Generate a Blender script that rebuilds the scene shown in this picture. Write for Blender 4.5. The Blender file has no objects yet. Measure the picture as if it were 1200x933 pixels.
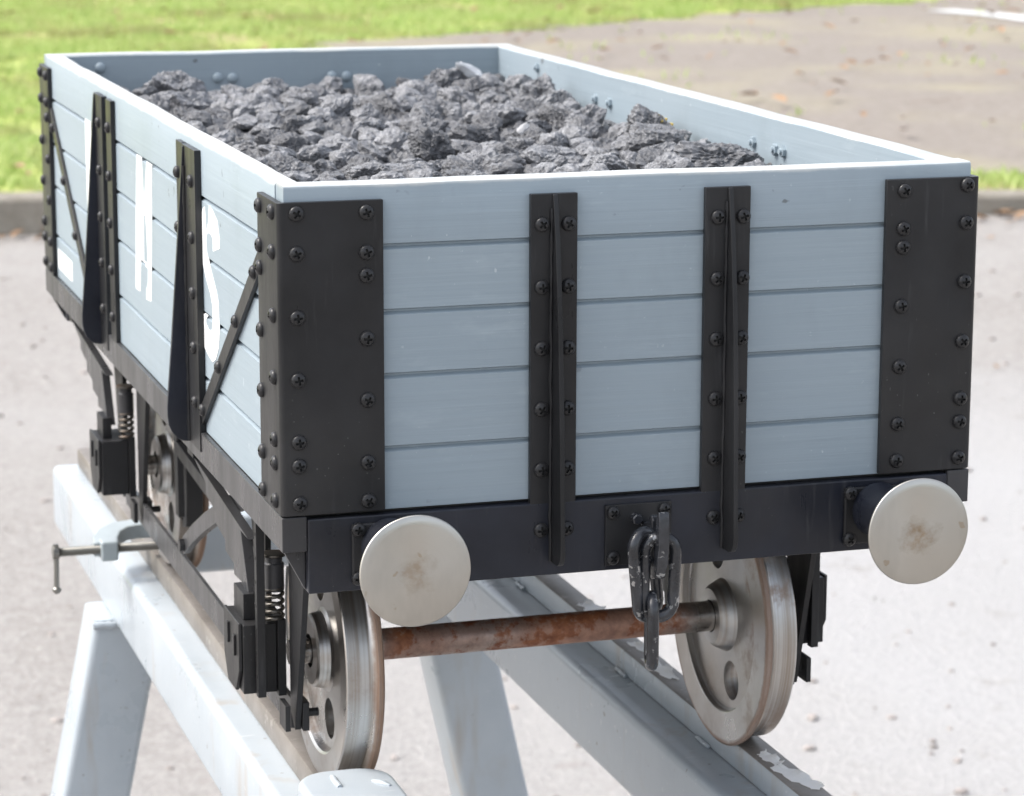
import bpy, bmesh, math, random
import numpy as np
from mathutils import Vector, Matrix, noise as mnoise

random.seed(7); rng = np.random.default_rng(7)
sc = bpy.context.scene
COL = sc.collection
S = 0.30                      # one unit below = wagon width, 0.30 m
ZG = -3.5835                  # the ground, in wagon widths under the plank bottoms
def W(p): return Vector((p[0]*S, p[1]*S, (p[2]-ZG)*S))
R = math.radians

# ------------------------------------------------------------------ materials
class NT:
    def __init__(s, name):
        m = bpy.data.materials.new(name); m.use_nodes = True
        s.m = m; s.t = m.node_tree; s.t.nodes.clear()
        s.out = s.t.nodes.new('ShaderNodeOutputMaterial')
        s.b = s.t.nodes.new('ShaderNodeBsdfPrincipled')
        s.t.links.new(s.b.outputs[0], s.out.inputs[0])
        s.co = s.t.nodes.new('ShaderNodeTexCoord').outputs['Object']
    def n(s, k): return s.t.nodes.new(k)
    def l(s, a, b): s.t.links.new(a, b)
    def put(s, sock, v):
        if isinstance(v, bpy.types.NodeSocket): s.l(v, sock)
        else: sock.default_value = v
    def map(s, scale=(1,1,1), rot=(0,0,0), loc=(0,0,0)):
        n = s.n('ShaderNodeMapping'); n.inputs['Scale'].default_value = scale
        n.inputs['Rotation'].default_value = rot; n.inputs['Location'].default_value = loc
        s.l(s.co, n.inputs[0]); return n.outputs[0]
    def noise(s, scale, detail=4, rough=.55, vec=None, dist=0):
        n = s.n('ShaderNodeTexNoise'); n.inputs['Scale'].default_value = scale
        n.inputs['Detail'].default_value = detail; n.inputs['Roughness'].default_value = rough
        n.inputs['Distortion'].default_value = dist
        s.l(vec if vec is not None else s.co, n.inputs['Vector']); return n.outputs['Fac']
    def voro(s, scale, feature='F1', vec=None):
        n = s.n('ShaderNodeTexVoronoi'); n.feature = feature; n.inputs['Scale'].default_value = scale
        s.l(vec if vec is not None else s.co, n.inputs['Vector']); return n.outputs['Distance']
    def ramp(s, fac, stops):
        n = s.n('ShaderNodeValToRGB'); e = n.color_ramp.elements
        while len(e) < len(stops): e.new(.5)
        for i, (p, c) in enumerate(stops):
            e[i].position = p
            e[i].color = (c, c, c, 1) if isinstance(c, (int, float)) else (*c, 1)
        s.l(fac, n.inputs[0]); return n.outputs[0]
    def mix(s, fac, a, b, mode='MIX'):
        n = s.n('ShaderNodeMix'); n.data_type = 'RGBA'; n.blend_type = mode
        s.put(n.inputs[0], fac)
        for sock, v in ((n.inputs[6], a), (n.inputs[7], b)):
            s.put(sock, (*v, 1) if isinstance(v, tuple) and len(v) == 3 else v)
        return n.outputs[2]
    def math(s, op, a, b=0.0, clamp=False):
        n = s.n('ShaderNodeMath'); n.operation = op; n.use_clamp = clamp
        s.put(n.inputs[0], a); s.put(n.inputs[1], b); return n.outputs[0]
    def bump(s, h, strength, dist, prev=None):
        n = s.n('ShaderNodeBump'); n.inputs['Strength'].default_value = strength
        n.inputs['Distance'].default_value = dist; s.l(h, n.inputs['Height'])
        if prev is not None: s.l(prev, n.inputs['Normal'])
        return n.outputs[0]
    def set(s, color=None, rough=None, metal=None, normal=None, spec=None, coat=None):
        b = s.b.inputs
        for k, v in (('Base Color', color), ('Roughness', rough), ('Metallic', metal), ('Specular IOR Level', spec), ('Coat Weight', coat)):
            if v is None: continue
            s.put(b[k], (*v, 1) if isinstance(v, tuple) and len(v) == 3 else v)
        if normal is not None: s.l(normal, b['Normal'])
        return s.m
    def sep(s, vec=None):
        n = s.n('ShaderNodeSeparateXYZ'); s.l(vec if vec is not None else s.co, n.inputs[0]); return n.outputs

ZTOP = (.446+.527)*S            # top edge of the planks in the wagon's own coordinates
def aniso(t, axis, amt):
    tg = t.n('ShaderNodeTangent'); tg.direction_type = 'RADIAL'; tg.axis = axis
    t.l(tg.outputs[0], t.b.inputs['Tangent']); t.b.inputs['Anisotropic'].default_value = amt
def mat_paint():
    t = NT('wagon_grey_paint')
    brush = t.noise(1.0, 5, .62, t.map((9, 9, 620)))
    grain = t.noise(1.0, 4, .6, t.map((5, 5, 190)), .6)
    big = t.noise(9, 3, .5)
    c = t.mix(t.ramp(brush, [(.3, 0), (.72, 1)]), (.252, .310, .348), (.280, .338, .376))
    c = t.mix(t.ramp(big, [(.35, 0), (.7, .55)]), c, (.282, .331, .362))
    pk = t.math('FLOOR', t.math('DIVIDE', t.math('SUBTRACT', t.sep()[2], .527*S), .0893*S)); wn = t.n('ShaderNodeTexWhiteNoise'); wn.noise_dimensions = '1D'; t.l(t.math('ADD', pk, .37), wn.inputs['W'])
    c = t.mix(t.math('MULTIPLY', wn.outputs['Value'], .28), c, (.235, .285, .325))
    sm = t.noise(1.0, 5, .7, t.map((14, 14, 7))); c = t.mix(t.ramp(sm, [(.54, 0), (.72, .38)]), c, (.205, .248, .272))
    sm2 = t.noise(1.0, 4, .7, t.map((20, 20, 60), (0, 0, 0), (4, 2, 9))); c = t.mix(t.ramp(sm2, [(.60, 0), (.74, .25)]), c, (.40, .455, .485))
    fine = t.noise(420, 2, .5); c = t.mix(t.ramp(fine, [(.72, 0), (.80, .35)]), c, (.46, .52, .56))
    spots = t.noise(95, 3, .5); gate = t.noise(11, 2)
    c = t.mix(t.math('MULTIPLY', t.ramp(spots, [(.69, 0), (.72, .8)]), t.ramp(gate, [(.52, 0), (.6, 1)])), c, (.10, .11, .115))
    chip = t.noise(330, 2, .4, t.map((1, 1, .6), (0, 0, 0), (3.1, 7.7, 1.3)))
    c = t.mix(t.math('MULTIPLY', t.ramp(chip, [(.75, 0), (.765, .5)]), t.ramp(gate, [(.45, 1), (.52, 0)])), c, (.55, .59, .61))
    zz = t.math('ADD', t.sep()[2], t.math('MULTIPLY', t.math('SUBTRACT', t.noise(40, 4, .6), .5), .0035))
    c = t.mix(t.ramp(t.math('MULTIPLY', t.math('SUBTRACT', zz, ZTOP-.0016), 700.0), [(.0, 0), (.9, .6)]), c, (.56, .552, .515))  # plank tops paler: some wear, plus overexposed light and gloss painted in
    n = t.bump(grain, .28, .0008); n = t.bump(brush, .25, .0003, n)
    return t.set(c, t.ramp(big, [(.3, .40), (.7, .55)]), 0, n)

def mat_black(name='black_metal_paint', base=(.0125, .0128, .014), dust=.06, rough=(.38, .55)):
    t = NT(name)
    big = t.noise(22, 5, .6); mid = t.noise(110, 4, .6)
    c = t.mix(t.ramp(big, [(.35, 0), (.75, 1)]), base, tuple(v*1.7+.004 for v in base))
    sc_ = t.noise(1.0, 3, .5, t.map((260, 260, 26)))
    c = t.mix(t.ramp(sc_, [(.62, 0), (.8, .4)]), c, (.07, .07, .072))
    speck = t.noise(620, 1, .4)
    hd = t.noise(13, 3, .6, t.map((1, 1, 1), (0, 0, 0), (5, 1, 8)))
    c = t.mix(t.math('MULTIPLY', t.ramp(speck, [(.75, 0), (.78, .7)]), t.ramp(hd, [(.52, 0), (.66, 1)])), c, (.17, .17, .165))
    c = t.mix(t.ramp(hd, [(.45, 0), (.7, .5)]), c, (.034, .033, .032))
    n = t.bump(mid, .22, .0006)
    sv = t.noise(1.0, 5, .65, t.map((60, 60, 9)))
    return t.set(c, t.math('ADD', t.ramp(big, [(.3, rough[0]), (.75, rough[1])]), t.ramp(sv, [(.35, -.0), (.68, .16)])), 0, n, .32)

def mat_steel(name, base=(.56, .555, .545), rust=.6, rough=.24, bands=True, rim=False):
    t = NT(name)
    xyz = t.sep()
    a = t.noise(18, 5, .62)
    band = t.noise(1.0, 4, .6, t.map((420, 5, 5)))
    c = t.mix(t.ramp(a, [(.3, 0), (.75, 1)]), base, tuple(v*.72 for v in base))
    if bands:
        c = t.mix(t.ramp(band, [(.42, 0), (.62, .7)]), c, (.27, .22, .175))
    r1 = t.noise(40, 6, .7); r2 = t.noise(7, 3, .5)
    rm = t.math('MULTIPLY', t.ramp(r1, [(.5, 0), (.62, 1)]), t.ramp(r2, [(.45, 0), (.62, rust)]))
    if rim:
        rd = t.math('DIVIDE', t.math('SQRT', t.math('ADD', t.math('POWER', xyz[1], 2), t.math('POWER', xyz[2], 2))), S)
        rd = t.math('ADD', rd, t.math('MULTIPLY', t.math('SUBTRACT', r1, .5), .02))
        rm = t.math('MAXIMUM', rm, t.ramp(rd, [(.2000, 0), (.2050, .85), (.2120, .6)]))
    c = t.mix(rm, c, (.22, .115, .06))
    n = t.bump(t.noise(230, 3, .5), .14, .0004)
    if rim: aniso(t, 'X', .7)
    return t.set(c, t.math('ADD', t.ramp(a, [(.3, rough), (.7, rough+.14)]), t.math('MULTIPLY', rm, .3)), t.math('SUBTRACT', 1.0, t.math('MULTIPLY', rm, .9)), n)

def mat_axle():
    t = NT('rusty_axle_steel')
    a = t.noise(30, 6, .7); b = t.noise(150, 4, .7); g = t.noise(9, 3, .5)
    rust = t.mix(t.ramp(b, [(.35, 0), (.7, 1)]), (.17, .055, .024), (.37, .145, .062))
    bare = t.mix(t.ramp(b, [(.35, 0), (.7, 1)]), (.30, .275, .25), (.44, .42, .40))
    m = t.ramp(t.math('ADD', t.math('MULTIPLY', a, .75), t.math('MULTIPLY', b, .35)), [(.51, 0), (.62, 1)])
    xx = t.sep()[0]
    e1 = t.ramp(t.math('DIVIDE', xx, S), [(.20, 0), (.27, 1), (.72, 1), (.765, 0)])
    rm = t.math('MULTIPLY', t.math('SUBTRACT', 1.0, m), e1)
    rm = t.math('MAXIMUM', rm, t.math('MULTIPLY', t.ramp(g, [(.42, 0), (.58, .75)]), e1))
    c = t.mix(rm, bare, rust)
    n = t.bump(b, .5, .0006)
    return t.set(c, t.math('ADD', .26, t.math('MULTIPLY', rm, .35)), t.math('SUBTRACT', .95, t.math('MULTIPLY', rm, .85)), n)

def mat_buffer():
    t = NT('dull_nickel_steel')
    xyz = t.sep()
    r = t.math('SQRT', t.math('ADD', t.math('POWER', xyz[0], 2), t.math('POWER', xyz[2], 2)))
    oi = t.n('ShaderNodeObjectInfo').outputs['Random']; va = t.n('ShaderNodeVectorMath'); va.operation = 'ADD'; t.l(t.co, va.inputs[0]); t.l(t.math('MULTIPLY', oi, 7.0), va.inputs[1]); t.co = va.outputs[0]
    a = t.noise(60, 5, .65); b = t.noise(260, 4, .6); g = t.noise(16, 3, .5)
    c = t.mix(t.ramp(g, [(.3, 0), (.7, 1)]), (.45, .432, .392), (.53, .512, .472))
    d = t.math('ADD', t.math('DIVIDE', r, .0085), t.math('MULTIPLY', t.math('SUBTRACT', a, .5), 3.0))
    st = t.math('MULTIPLY', t.ramp(d, [(.25, 1), (1.0, 0)]), t.ramp(b, [(.35, .45), (.6, 1)]))
    st = t.math('MULTIPLY', st, t.ramp(oi, [(.0, .35), (1., 1.)])); c = t.mix(st, c, (.30, .22, .14))
    ms = t.noise(1.0, 4, .7, t.map((40, 40, 14))); c = t.mix(t.ramp(ms, [(.48, 0), (.7, .45)]), c, (.36, .345, .315))
    sp = t.noise(140, 2, .5, t.map((1, 1, 1), (0, 0, 0), (1.7, 3.3, 5.1)))
    c = t.mix(t.ramp(sp, [(.70, 0), (.73, .6)]), c, (.34, .27, .19))
    cv = t.n('ShaderNodeCombineXYZ'); t.l(r, cv.inputs[0]); rings = t.noise(900, 2, .5, cv.outputs[0])
    n = t.bump(b, .12, .0003); n = t.bump(rings, .12, .0003, n)
    aniso(t, 'Y', .75)
    return t.set(c, t.math('ADD', t.ramp(g, [(.3, .26), (.7, .38)]), t.math('MULTIPLY', st, .35)), t.math('SUBTRACT', .95, t.math('MULTIPLY', st, .7)), n)

def mat_beam():
    t = NT('pale_blue_grey_gloss_paint')
    a = t.noise(14, 4, .6); b = t.noise(75, 4, .6)
    c = t.mix(t.ramp(a, [(.3, 0), (.7, 1)]), (.36, .405, .44), (.43, .47, .50))
    sp = t.noise(190, 2, .5); c = t.mix(t.ramp(sp, [(.73, 0), (.755, .7)]), c, (.17, .15, .13))
    dirt = t.noise(26, 5, .7); c = t.mix(t.ramp(dirt, [(.58, 0), (.75, .35)]), c, (.36, .35, .33))
    dr = t.noise(1.0, 4, .6, t.map((46, 46, 7))); gt = t.noise(6, 2); c = t.mix(t.math('MULTIPLY', t.ramp(dr, [(.57, 0), (.70, .55)]), t.ramp(gt, [(.45, 0), (.6, 1)])), c, (.34, .29, .235))
    scr = t.noise(1.0, 2, .5, t.map((30, 240, 240))); c = t.mix(t.ramp(scr, [(.70, 0), (.74, .5)]), c, (.60, .61, .61))
    n = t.bump(b, .3, .0009)
    return t.set(c, t.ramp(a, [(.3, .24), (.7, .40)]), 0, n, .55)

def mat_rail():
    t = NT('brown_worn_rail_steel')
    a = t.noise(26, 5, .65); b = t.noise(120, 4, .65)
    c = t.mix(t.ramp(a, [(.35, 0), (.7, 1)]), (.165, .146, .128), (.265, .243, .222))
    c = t.mix(t.ramp(b, [(.6, 0), (.72, .6)]), c, (.55, .52, .48))
    o = t.noise(15, 3, .5); c = t.mix(t.ramp(o, [(.64, 0), (.7, .7)]), c, (.44, .21, .11))
    n = t.bump(b, .35, .0008)
    return t.set(c, .5, t.ramp(b, [(.5, .1), (.7, .45)]), n)

def mat_coal():
    t = NT('dusty_coal')
    oi = t.n('ShaderNodeObjectInfo').outputs['Random']
    a = t.noise(120, 7, .78); b = t.noise(720, 4, .7); g = t.noise(60, 4, .6, None, 1.2)
    c = t.mix(t.ramp(a, [(.32, 0), (.68, 1)]), (.026, .027, .030), (.285, .29, .305))
    c = t.mix(t.ramp(b, [(.5, 0), (.72, .75)]), c, (.50, .505, .52))
    c = t.mix(t.ramp(g, [(.54, 0), (.72, .6)]), c, (.04, .04, .043))
    c = t.mix(t.ramp(oi, [(.1, .6), (.5, 0)]), c, (.045, .046, .05))
    c = t.mix(t.ramp(oi, [(.7, 0), (1., .35)]), c, (.24, .243, .255))
    n = t.bump(a, .6, .0016); n = t.bump(b, .8, .0007, n)
    return t.set(c, t.ramp(g, [(.4, .62), (.62, .30)]), 0, n, .6)

def mat_simple(name, color, rough=.6, metal=0, var=.15, scale=60, bumpd=.0005):
    t = NT(name)
    a = t.noise(scale, 5, .6)
    c = t.mix(t.ramp(a, [(.3, 0), (.7, 1)]), tuple(v*(1-var) for v in color), tuple(min(1, v*(1+var)) for v in color))
    return t.set(c, rough, metal, t.bump(a, .4, bumpd))

def mat_chain():
    t = NT('worn_dark_chain_steel')
    a = t.noise(90, 5, .65); b = t.noise(240, 3, .6)
    c = t.mix(t.ramp(a, [(.35, 0), (.7, 1)]), (.010, .0105, .013), (.040, .043, .050))
    w = t.ramp(b, [(.62, 0), (.68, .9)]); c = t.mix(w, c, (.42, .42, .42))
    return t.set(c, .26, t.math('MULTIPLY', w, .8), t.bump(a, .5, .0010), .6)

def mat_ground():
    t = NT('pale_gritty_tarmac')
    a = t.noise(1.1, 4, .6); b = t.noise(34, 5, .7); f = t.noise(120, 4, .75); v = t.voro(85)
    xyz = t.sep()
    c = t.mix(t.ramp(b, [(.3, 0), (.72, 1)]), (.272, .252, .232), (.490, .464, .440))
    c = t.mix(t.ramp(f, [(.36, .8), (.56, 0)]), c, (.185, .168, .152))
    c = t.mix(t.ramp(v, [(.1, .4), (.35, 0)]), c, (.47, .45, .44))
    c = t.mix(t.ramp(a, [(.42, 0), (.62, .55)]), c, (.40, .385, .37))
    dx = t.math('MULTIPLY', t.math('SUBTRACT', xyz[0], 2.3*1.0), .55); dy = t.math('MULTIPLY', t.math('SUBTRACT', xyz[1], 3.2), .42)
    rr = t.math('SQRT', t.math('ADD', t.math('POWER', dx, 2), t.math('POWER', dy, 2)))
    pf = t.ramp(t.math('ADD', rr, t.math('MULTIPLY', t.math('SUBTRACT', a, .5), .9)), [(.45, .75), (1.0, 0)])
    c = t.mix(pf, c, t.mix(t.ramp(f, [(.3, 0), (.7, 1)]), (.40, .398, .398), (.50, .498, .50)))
    d = t.noise(5.5, 5, .7); c = t.mix(t.ramp(d, [(.60, 0), (.74, .5)]), c, (.215, .17, .14))
    n = t.bump(t.math('ADD', b, f), .9, .009)
    return t.set(c, .8, 0, n, .35)

def mat_gravel():
    t = NT('brown_grit_gravel')
    a = t.noise(.9, 4, .6); b = t.noise(20, 5, .7); f = t.noise(90, 3, .6)
    c = t.mix(t.ramp(b, [(.3, 0), (.72, 1)]), (.205, .180, .155), (.325, .292, .262))
    c = t.mix(t.ramp(f, [(.35, .5), (.65, 0)]), c, (.20, .175, .15))
    c = t.mix(t.ramp(a, [(.48, 0), (.68, .6)]), c, (.34, .31, .21))
    d = t.noise(3.5, 4, .7); c = t.mix(t.ramp(d, [(.60, 0), (.74, .55)]), c, (.17, .125, .095))
    return t.set(c, .9, 0, t.bump(t.math('ADD', b, f), .7, .01), .2)

def mat_turf():
    t = NT('turf_soil')
    a = t.noise(1.6, 5, .65); b = t.noise(25, 4, .7)
    c = t.mix(t.ramp(b, [(.3, 0), (.7, 1)]), (.26, .33, .08), (.42, .46, .16))
    c = t.mix(t.ramp(a, [(.48, 0), (.62, .85)]), c, (.33, .245, .165))
    return t.set(c, .95, 0, t.bump(b, .8, .012), .1)

def mat_grass():
    t = NT('grass_blades')
    at = t.n('ShaderNodeAttribute'); at.attribute_name = 'tint'
    a = t.noise(2.2, 3, .6)
    c = t.mix(at.outputs['Fac'], (.33, .46, .12), (.54, .61, .27))
    c = t.mix(t.ramp(a, [(.48, 0), (.72, .4)]), c, (.52, .48, .22))
    a2 = t.noise(1.3, 4, .65, t.map((1, 1, 1), (0, 0, 0), (3, 9, 0))); c = t.mix(t.ramp(a2, [(.52, 0), (.64, .5)]), c, (.30, .23, .125))
    t.set(c, .7, 0, None, .25)
    tr = t.n('ShaderNodeBsdfTranslucent'); t.put(tr.inputs[0], c)
    mx = t.n('ShaderNodeMixShader'); mx.inputs[0].default_value = .4
    t.l(t.b.outputs[0], mx.inputs[1]); t.l(tr.outputs[0], mx.inputs[2]); t.l(mx.outputs[0], t.out.inputs[0])
    return t.m

def mat_kerb():
    t = NT('kerb_concrete')
    a = t.noise(9, 5, .65); b = t.noise(90, 4, .65)
    c = t.mix(t.ramp(a, [(.3, 0), (.7, 1)]), (.225, .20, .16), (.34, .315, .27))
    c = t.mix(t.ramp(b, [(.35, .4), (.65, 0)]), c, (.16, .15, .13))
    return t.set(c, .85, 0, t.bump(b, .5, .003), .25)

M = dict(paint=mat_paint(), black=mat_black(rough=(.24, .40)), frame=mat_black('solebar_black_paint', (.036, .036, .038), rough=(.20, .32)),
         beamblack=mat_black('headstock_blue_black_paint', (.013, .015, .022), rough=(.24, .34)),
         gear=mat_black('running_gear_black_paint', (.014, .014, .015), rough=(.32, .46)),
         screw=mat_black('black_screw_steel', (.016, .016, .017), rough=(.20, .30)),
         recess=mat_simple('screw_recess_black', (.008, .008, .008), .7),
         steel=mat_steel('wheel_steel', rim=True), hub=mat_steel('turned_hub_steel', (.50, .49, .48), .1, .24, False), axle=mat_axle(), buffer=mat_buffer(),
         beam=mat_beam(), rail=mat_rail(), coal=mat_coal(), chain=mat_chain(), ground=mat_ground(), gravel=mat_gravel(), turf=mat_turf(),
         grass=mat_grass(), kerb=mat_kerb(), white=mat_simple('white_lettering_paint', (.80, .81, .80), .5, 0, .03, 40, .0002),
         line=mat_simple('worn_white_line_paint', (.62, .63, .62), .7, 0, .2, 8), spring=mat_steel('spring_steel', (.15, .14, .125), .6, .4, False),
         zinc=mat_steel('zinc_plated_thread', (.27, .265, .245), .3, .36, False), pale=mat_simple('pale_stone', (.62, .63, .64), .7, 0, .2, 70),
         leaf=mat_simple('dead_leaf', (.27, .165, .09), .8, 0, .5, 14), flake=mat_simple('peeling_white_paint', (.78, .77, .74), .55, 0, .08, 50),
         yellow=mat_simple('sulphur_yellow', (.62, .45, .10), .6), pebble=mat_simple('loose_stone', (.30, .27, .25), .85, 0, .45, 12),
         floor=mat_simple('bare_floor_boards', (.05, .048, .045), .85), clampp=mat_simple('clamp_grey_enamel', (.33, .375, .39), .32, 0, .12, 40))

# ------------------------------------------------------------------ mesh helpers
class MB:
    def __init__(s): s.v = []; s.f = []; s.mi = []
    def add(s, vs, fs, mi=0):
        o = len(s.v); s.v += [tuple(v) for v in vs]; s.f += [tuple(o+i for i in f) for f in fs]; s.mi += [mi]*len(fs); return s
    def box(s, x0, x1, y0, y1, z0, z1, mi=0):
        vs = [(x, y, z) for z in (z0, z1) for y in (y0, y1) for x in (x0, x1)]
        return s.add(vs, [(0,2,3,1), (4,5,7,6), (0,1,5,4), (2,6,7,3), (0,4,6,2), (1,3,7,5)], mi)
    def prism(s, poly, ax, a0, a1, mi=0):
        """poly: 2-D outline in the two other axes (x: y,z / y: x,z / z: x,y)"""
        def P(u, v, a): return {'x': (a, u, v), 'y': (u, a, v), 'z': (u, v, a)}[ax]
        n = len(poly)
        area = sum(poly[i][0]*poly[(i+1) % n][1]-poly[(i+1) % n][0]*poly[i][1] for i in range(n))
        flip = (area > 0) != (ax != 'y')
        if flip: poly = poly[::-1]
        vs = [P(u, v, a0) for u, v in poly]+[P(u, v, a1) for u, v in poly]
        fs = [tuple(range(n))[::-1], tuple(range(n, 2*n))]+[(i, (i+1) % n, n+(i+1) % n, n+i) for i in range(n)]
        return s.add(vs, fs, mi)
    def lathe(s, prof, org, d, n=48, closed=False, mi=0):
        d = Vector(d).normalized(); a = d.orthogonal().normalized(); b = d.cross(a)
        org = Vector(org); vs = []; fs = []
        for (t, r) in prof:
            for k in range(n):
                th = 2*math.pi*k/n; vs.append(org+d*t+(a*math.cos(th)+b*math.sin(th))*max(r, 1e-6))
        m = len(prof); rngp = range(m) if closed else range(m-1)
        for i in rngp:
            j = (i+1) % m
            for k in range(n): fs.append((i*n+k, i*n+(k+1) % n, j*n+(k+1) % n, j*n+k))
        if not closed:
            fs.append(tuple(range(n))[::-1]); fs.append(tuple((m-1)*n+k for k in range(n)))
        return s.add(vs, fs, mi)
    def cyl(s, p0, p1, r0, r1=None, n=32, mi=0):
        p0 = Vector(p0); p1 = Vector(p1)
        return s.lathe([(0, r0), ((p1-p0).length, r0 if r1 is None else r1)], p0, p1-p0, n, False, mi)
    def tube(s, pts, r, n=12, closed=False, flat=None, mi=0):
        pts = [Vector(p) for p in pts]; m = len(pts); vs = []; fs = []; up = None
        for i, p in enumerate(pts):
            if closed: t = pts[(i+1) % m]-pts[i-1]
            else: t = pts[min(i+1, m-1)]-pts[max(i-1, 0)]
            t.normalize()
            if up is None: up = t.orthogonal().normalized()
            up = (up-t*up.dot(t)).normalized(); b = t.cross(up)
            rr = r[i] if isinstance(r, (list, tuple)) else r
            for k in range(n):
                th = 2*math.pi*k/n; vs.append(p+(up*math.cos(th)+b*math.sin(th))*rr)
        for i in range(m if closed else m-1):
            j = (i+1) % m
            for k in range(n): fs.append((i*n+k, i*n+(k+1) % n, j*n+(k+1) % n, j*n+k))
        if not closed:
            fs.append(tuple(range(n))[::-1]); fs.append(tuple((m-1)*n+k for k in range(n)))
        return s.add(vs, fs, mi)
    def mesh(s, name, mats, org=(0, 0, 0), smooth=35):
        o = Vector(org); me = bpy.data.meshes.new(name)
        me.from_pydata([((v[0]-o[0])*S, (v[1]-o[1])*S, (v[2]-o[2])*S) for v in s.v], [], s.f)
        for m in mats: me.materials.append(m)
        me.polygons.foreach_set('material_index', s.mi)
        bm = bmesh.new(); bm.from_mesh(me); bmesh.ops.recalc_face_normals(bm, faces=bm.faces); bm.to_mesh(me); bm.free()
        if smooth:
            me.polygons.foreach_set('use_smooth', [True]*len(me.polygons)); me.set_sharp_from_angle(angle=R(smooth))
        me.update(); return me
    def build(s, name, mat, parent=None, bevel=.0018, seg=2, smooth=35, org=None):
        po = parent['_org'] if parent is not None else (0, 0, 0)
        oo = org if org is not None else (po if parent is not None else (0, 0, ZG))
        mats = mat if isinstance(mat, (list, tuple)) else [mat]
        ob = bpy.data.objects.new(name, s.mesh(name, mats, oo, smooth)); COL.objects.link(ob)
        ob['_org'] = tuple(oo)
        if parent is not None:
            ob.parent = parent; ob.location = [(oo[i]-po[i])*S for i in range(3)]
        else: ob.location = W(oo)
        if bevel:
            b = ob.modifiers.new('bevel', 'BEVEL'); b.width = bevel*S; b.segments = seg; b.limit_method = 'ANGLE'
            b.angle_limit = R(38); b.harden_normals = True; b.use_clamp_overlap = True
        return ob

def empty(name, org, label, cat, group=None):
    o = bpy.data.objects.new(name, None); COL.objects.link(o); o.location = W(org); o['_org'] = tuple(org)
    o.empty_display_size = .05; o['label'] = label; o['category'] = cat
    if group: o['group'] = group
    return o
def tag(o, label, cat, group=None):
    o['label'] = label; o['category'] = cat
    if group: o['group'] = group
    return o
def boolean_cut(me, cutters):
    a = bpy.data.objects.new('tmp_a', me); COL.objects.link(a); tmp = [a]
    for c in cutters:
        b = bpy.data.objects.new('tmp_b', c); COL.objects.link(b); tmp.append(b)
        md = a.modifiers.new('cut', 'BOOLEAN'); md.operation = 'DIFFERENCE'; md.solver = 'EXACT'; md.object = b
    dg = bpy.context.evaluated_depsgraph_get(); out = bpy.data.meshes.new_from_object(a.evaluated_get(dg))
    for o in tmp: bpy.data.objects.remove(o)
    return out

# screw: pan head with a cross recess, axis +Z, radius about 0.0105
def screw_mesh(r=.0105, h=.0078, cross=True, n=28):
    mb = MB(); prof = [(-.002, r), (h*.22, r)]
    for k in range(1, 7):
        th = k/6*math.pi/2; prof.append((h*.22+h*.78*math.sin(th), r*math.cos(th)*(1 if k < 6 else 0)+(0 if k < 6 else r*.02)))
    mb.lathe(prof, (0, 0, 0), (0, 0, 1), n)
    me = mb.mesh('screw', [M['screw'], M['recess']])
    if not cross: return me
    c = MB(); w = r*.15; l = r*.56
    c.box(-l, l, -w, w, h*.45, h*1.5, 0); c1 = c.mesh('c1', [M['recess']], smooth=0)
    c = MB(); c.box(-w, w, -l, l, h*.45, h*1.5, 0); c2 = c.mesh('c2', [M['recess']], smooth=0)
    out = boolean_cut(me, [c1, c2]); out.name = 'screw'
    rec = [i for i, m in enumerate(out.materials) if m and m.name.startswith('screw_recess')]
    lim = r*.58*S
    for p in out.polygons:
        c = p.center
        if abs(p.normal.z) < .3 and c.xy.length < lim and c.z > h*.40*S: p.material_index = rec[0] if rec else 0
        if p.normal.z > .95 and abs(c.z-h*.45*S) < 1e-5: p.material_index = rec[0] if rec else 0
    return out
SCREW = screw_mesh(); SCREW_S = screw_mesh(.0098, .0075); BOLT = screw_mesh(.0085, .0065)
NSCREW = [0]
def screw(parent, pos, d, me=None, name='screw'):
    o = bpy.data.objects.new(name, me or SCREW); COL.objects.link(o); o.parent = parent
    po = parent['_org']; o.location = [(pos[i]-po[i])*S for i in range(3)]
    q = Vector((0, 0, 1)).rotation_difference(Vector(d)); q = q @ Matrix.Rotation(random.uniform(0, 3.1), 3, 'Z').to_quaternion()
    tilt = Matrix.Rotation(random.uniform(-.05, .05), 3, 'X').to_quaternion(); q = q @ tilt
    o.rotation_mode = 'QUATERNION'; o.rotation_quaternion = q; NSCREW[0] += 1
    return o

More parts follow.
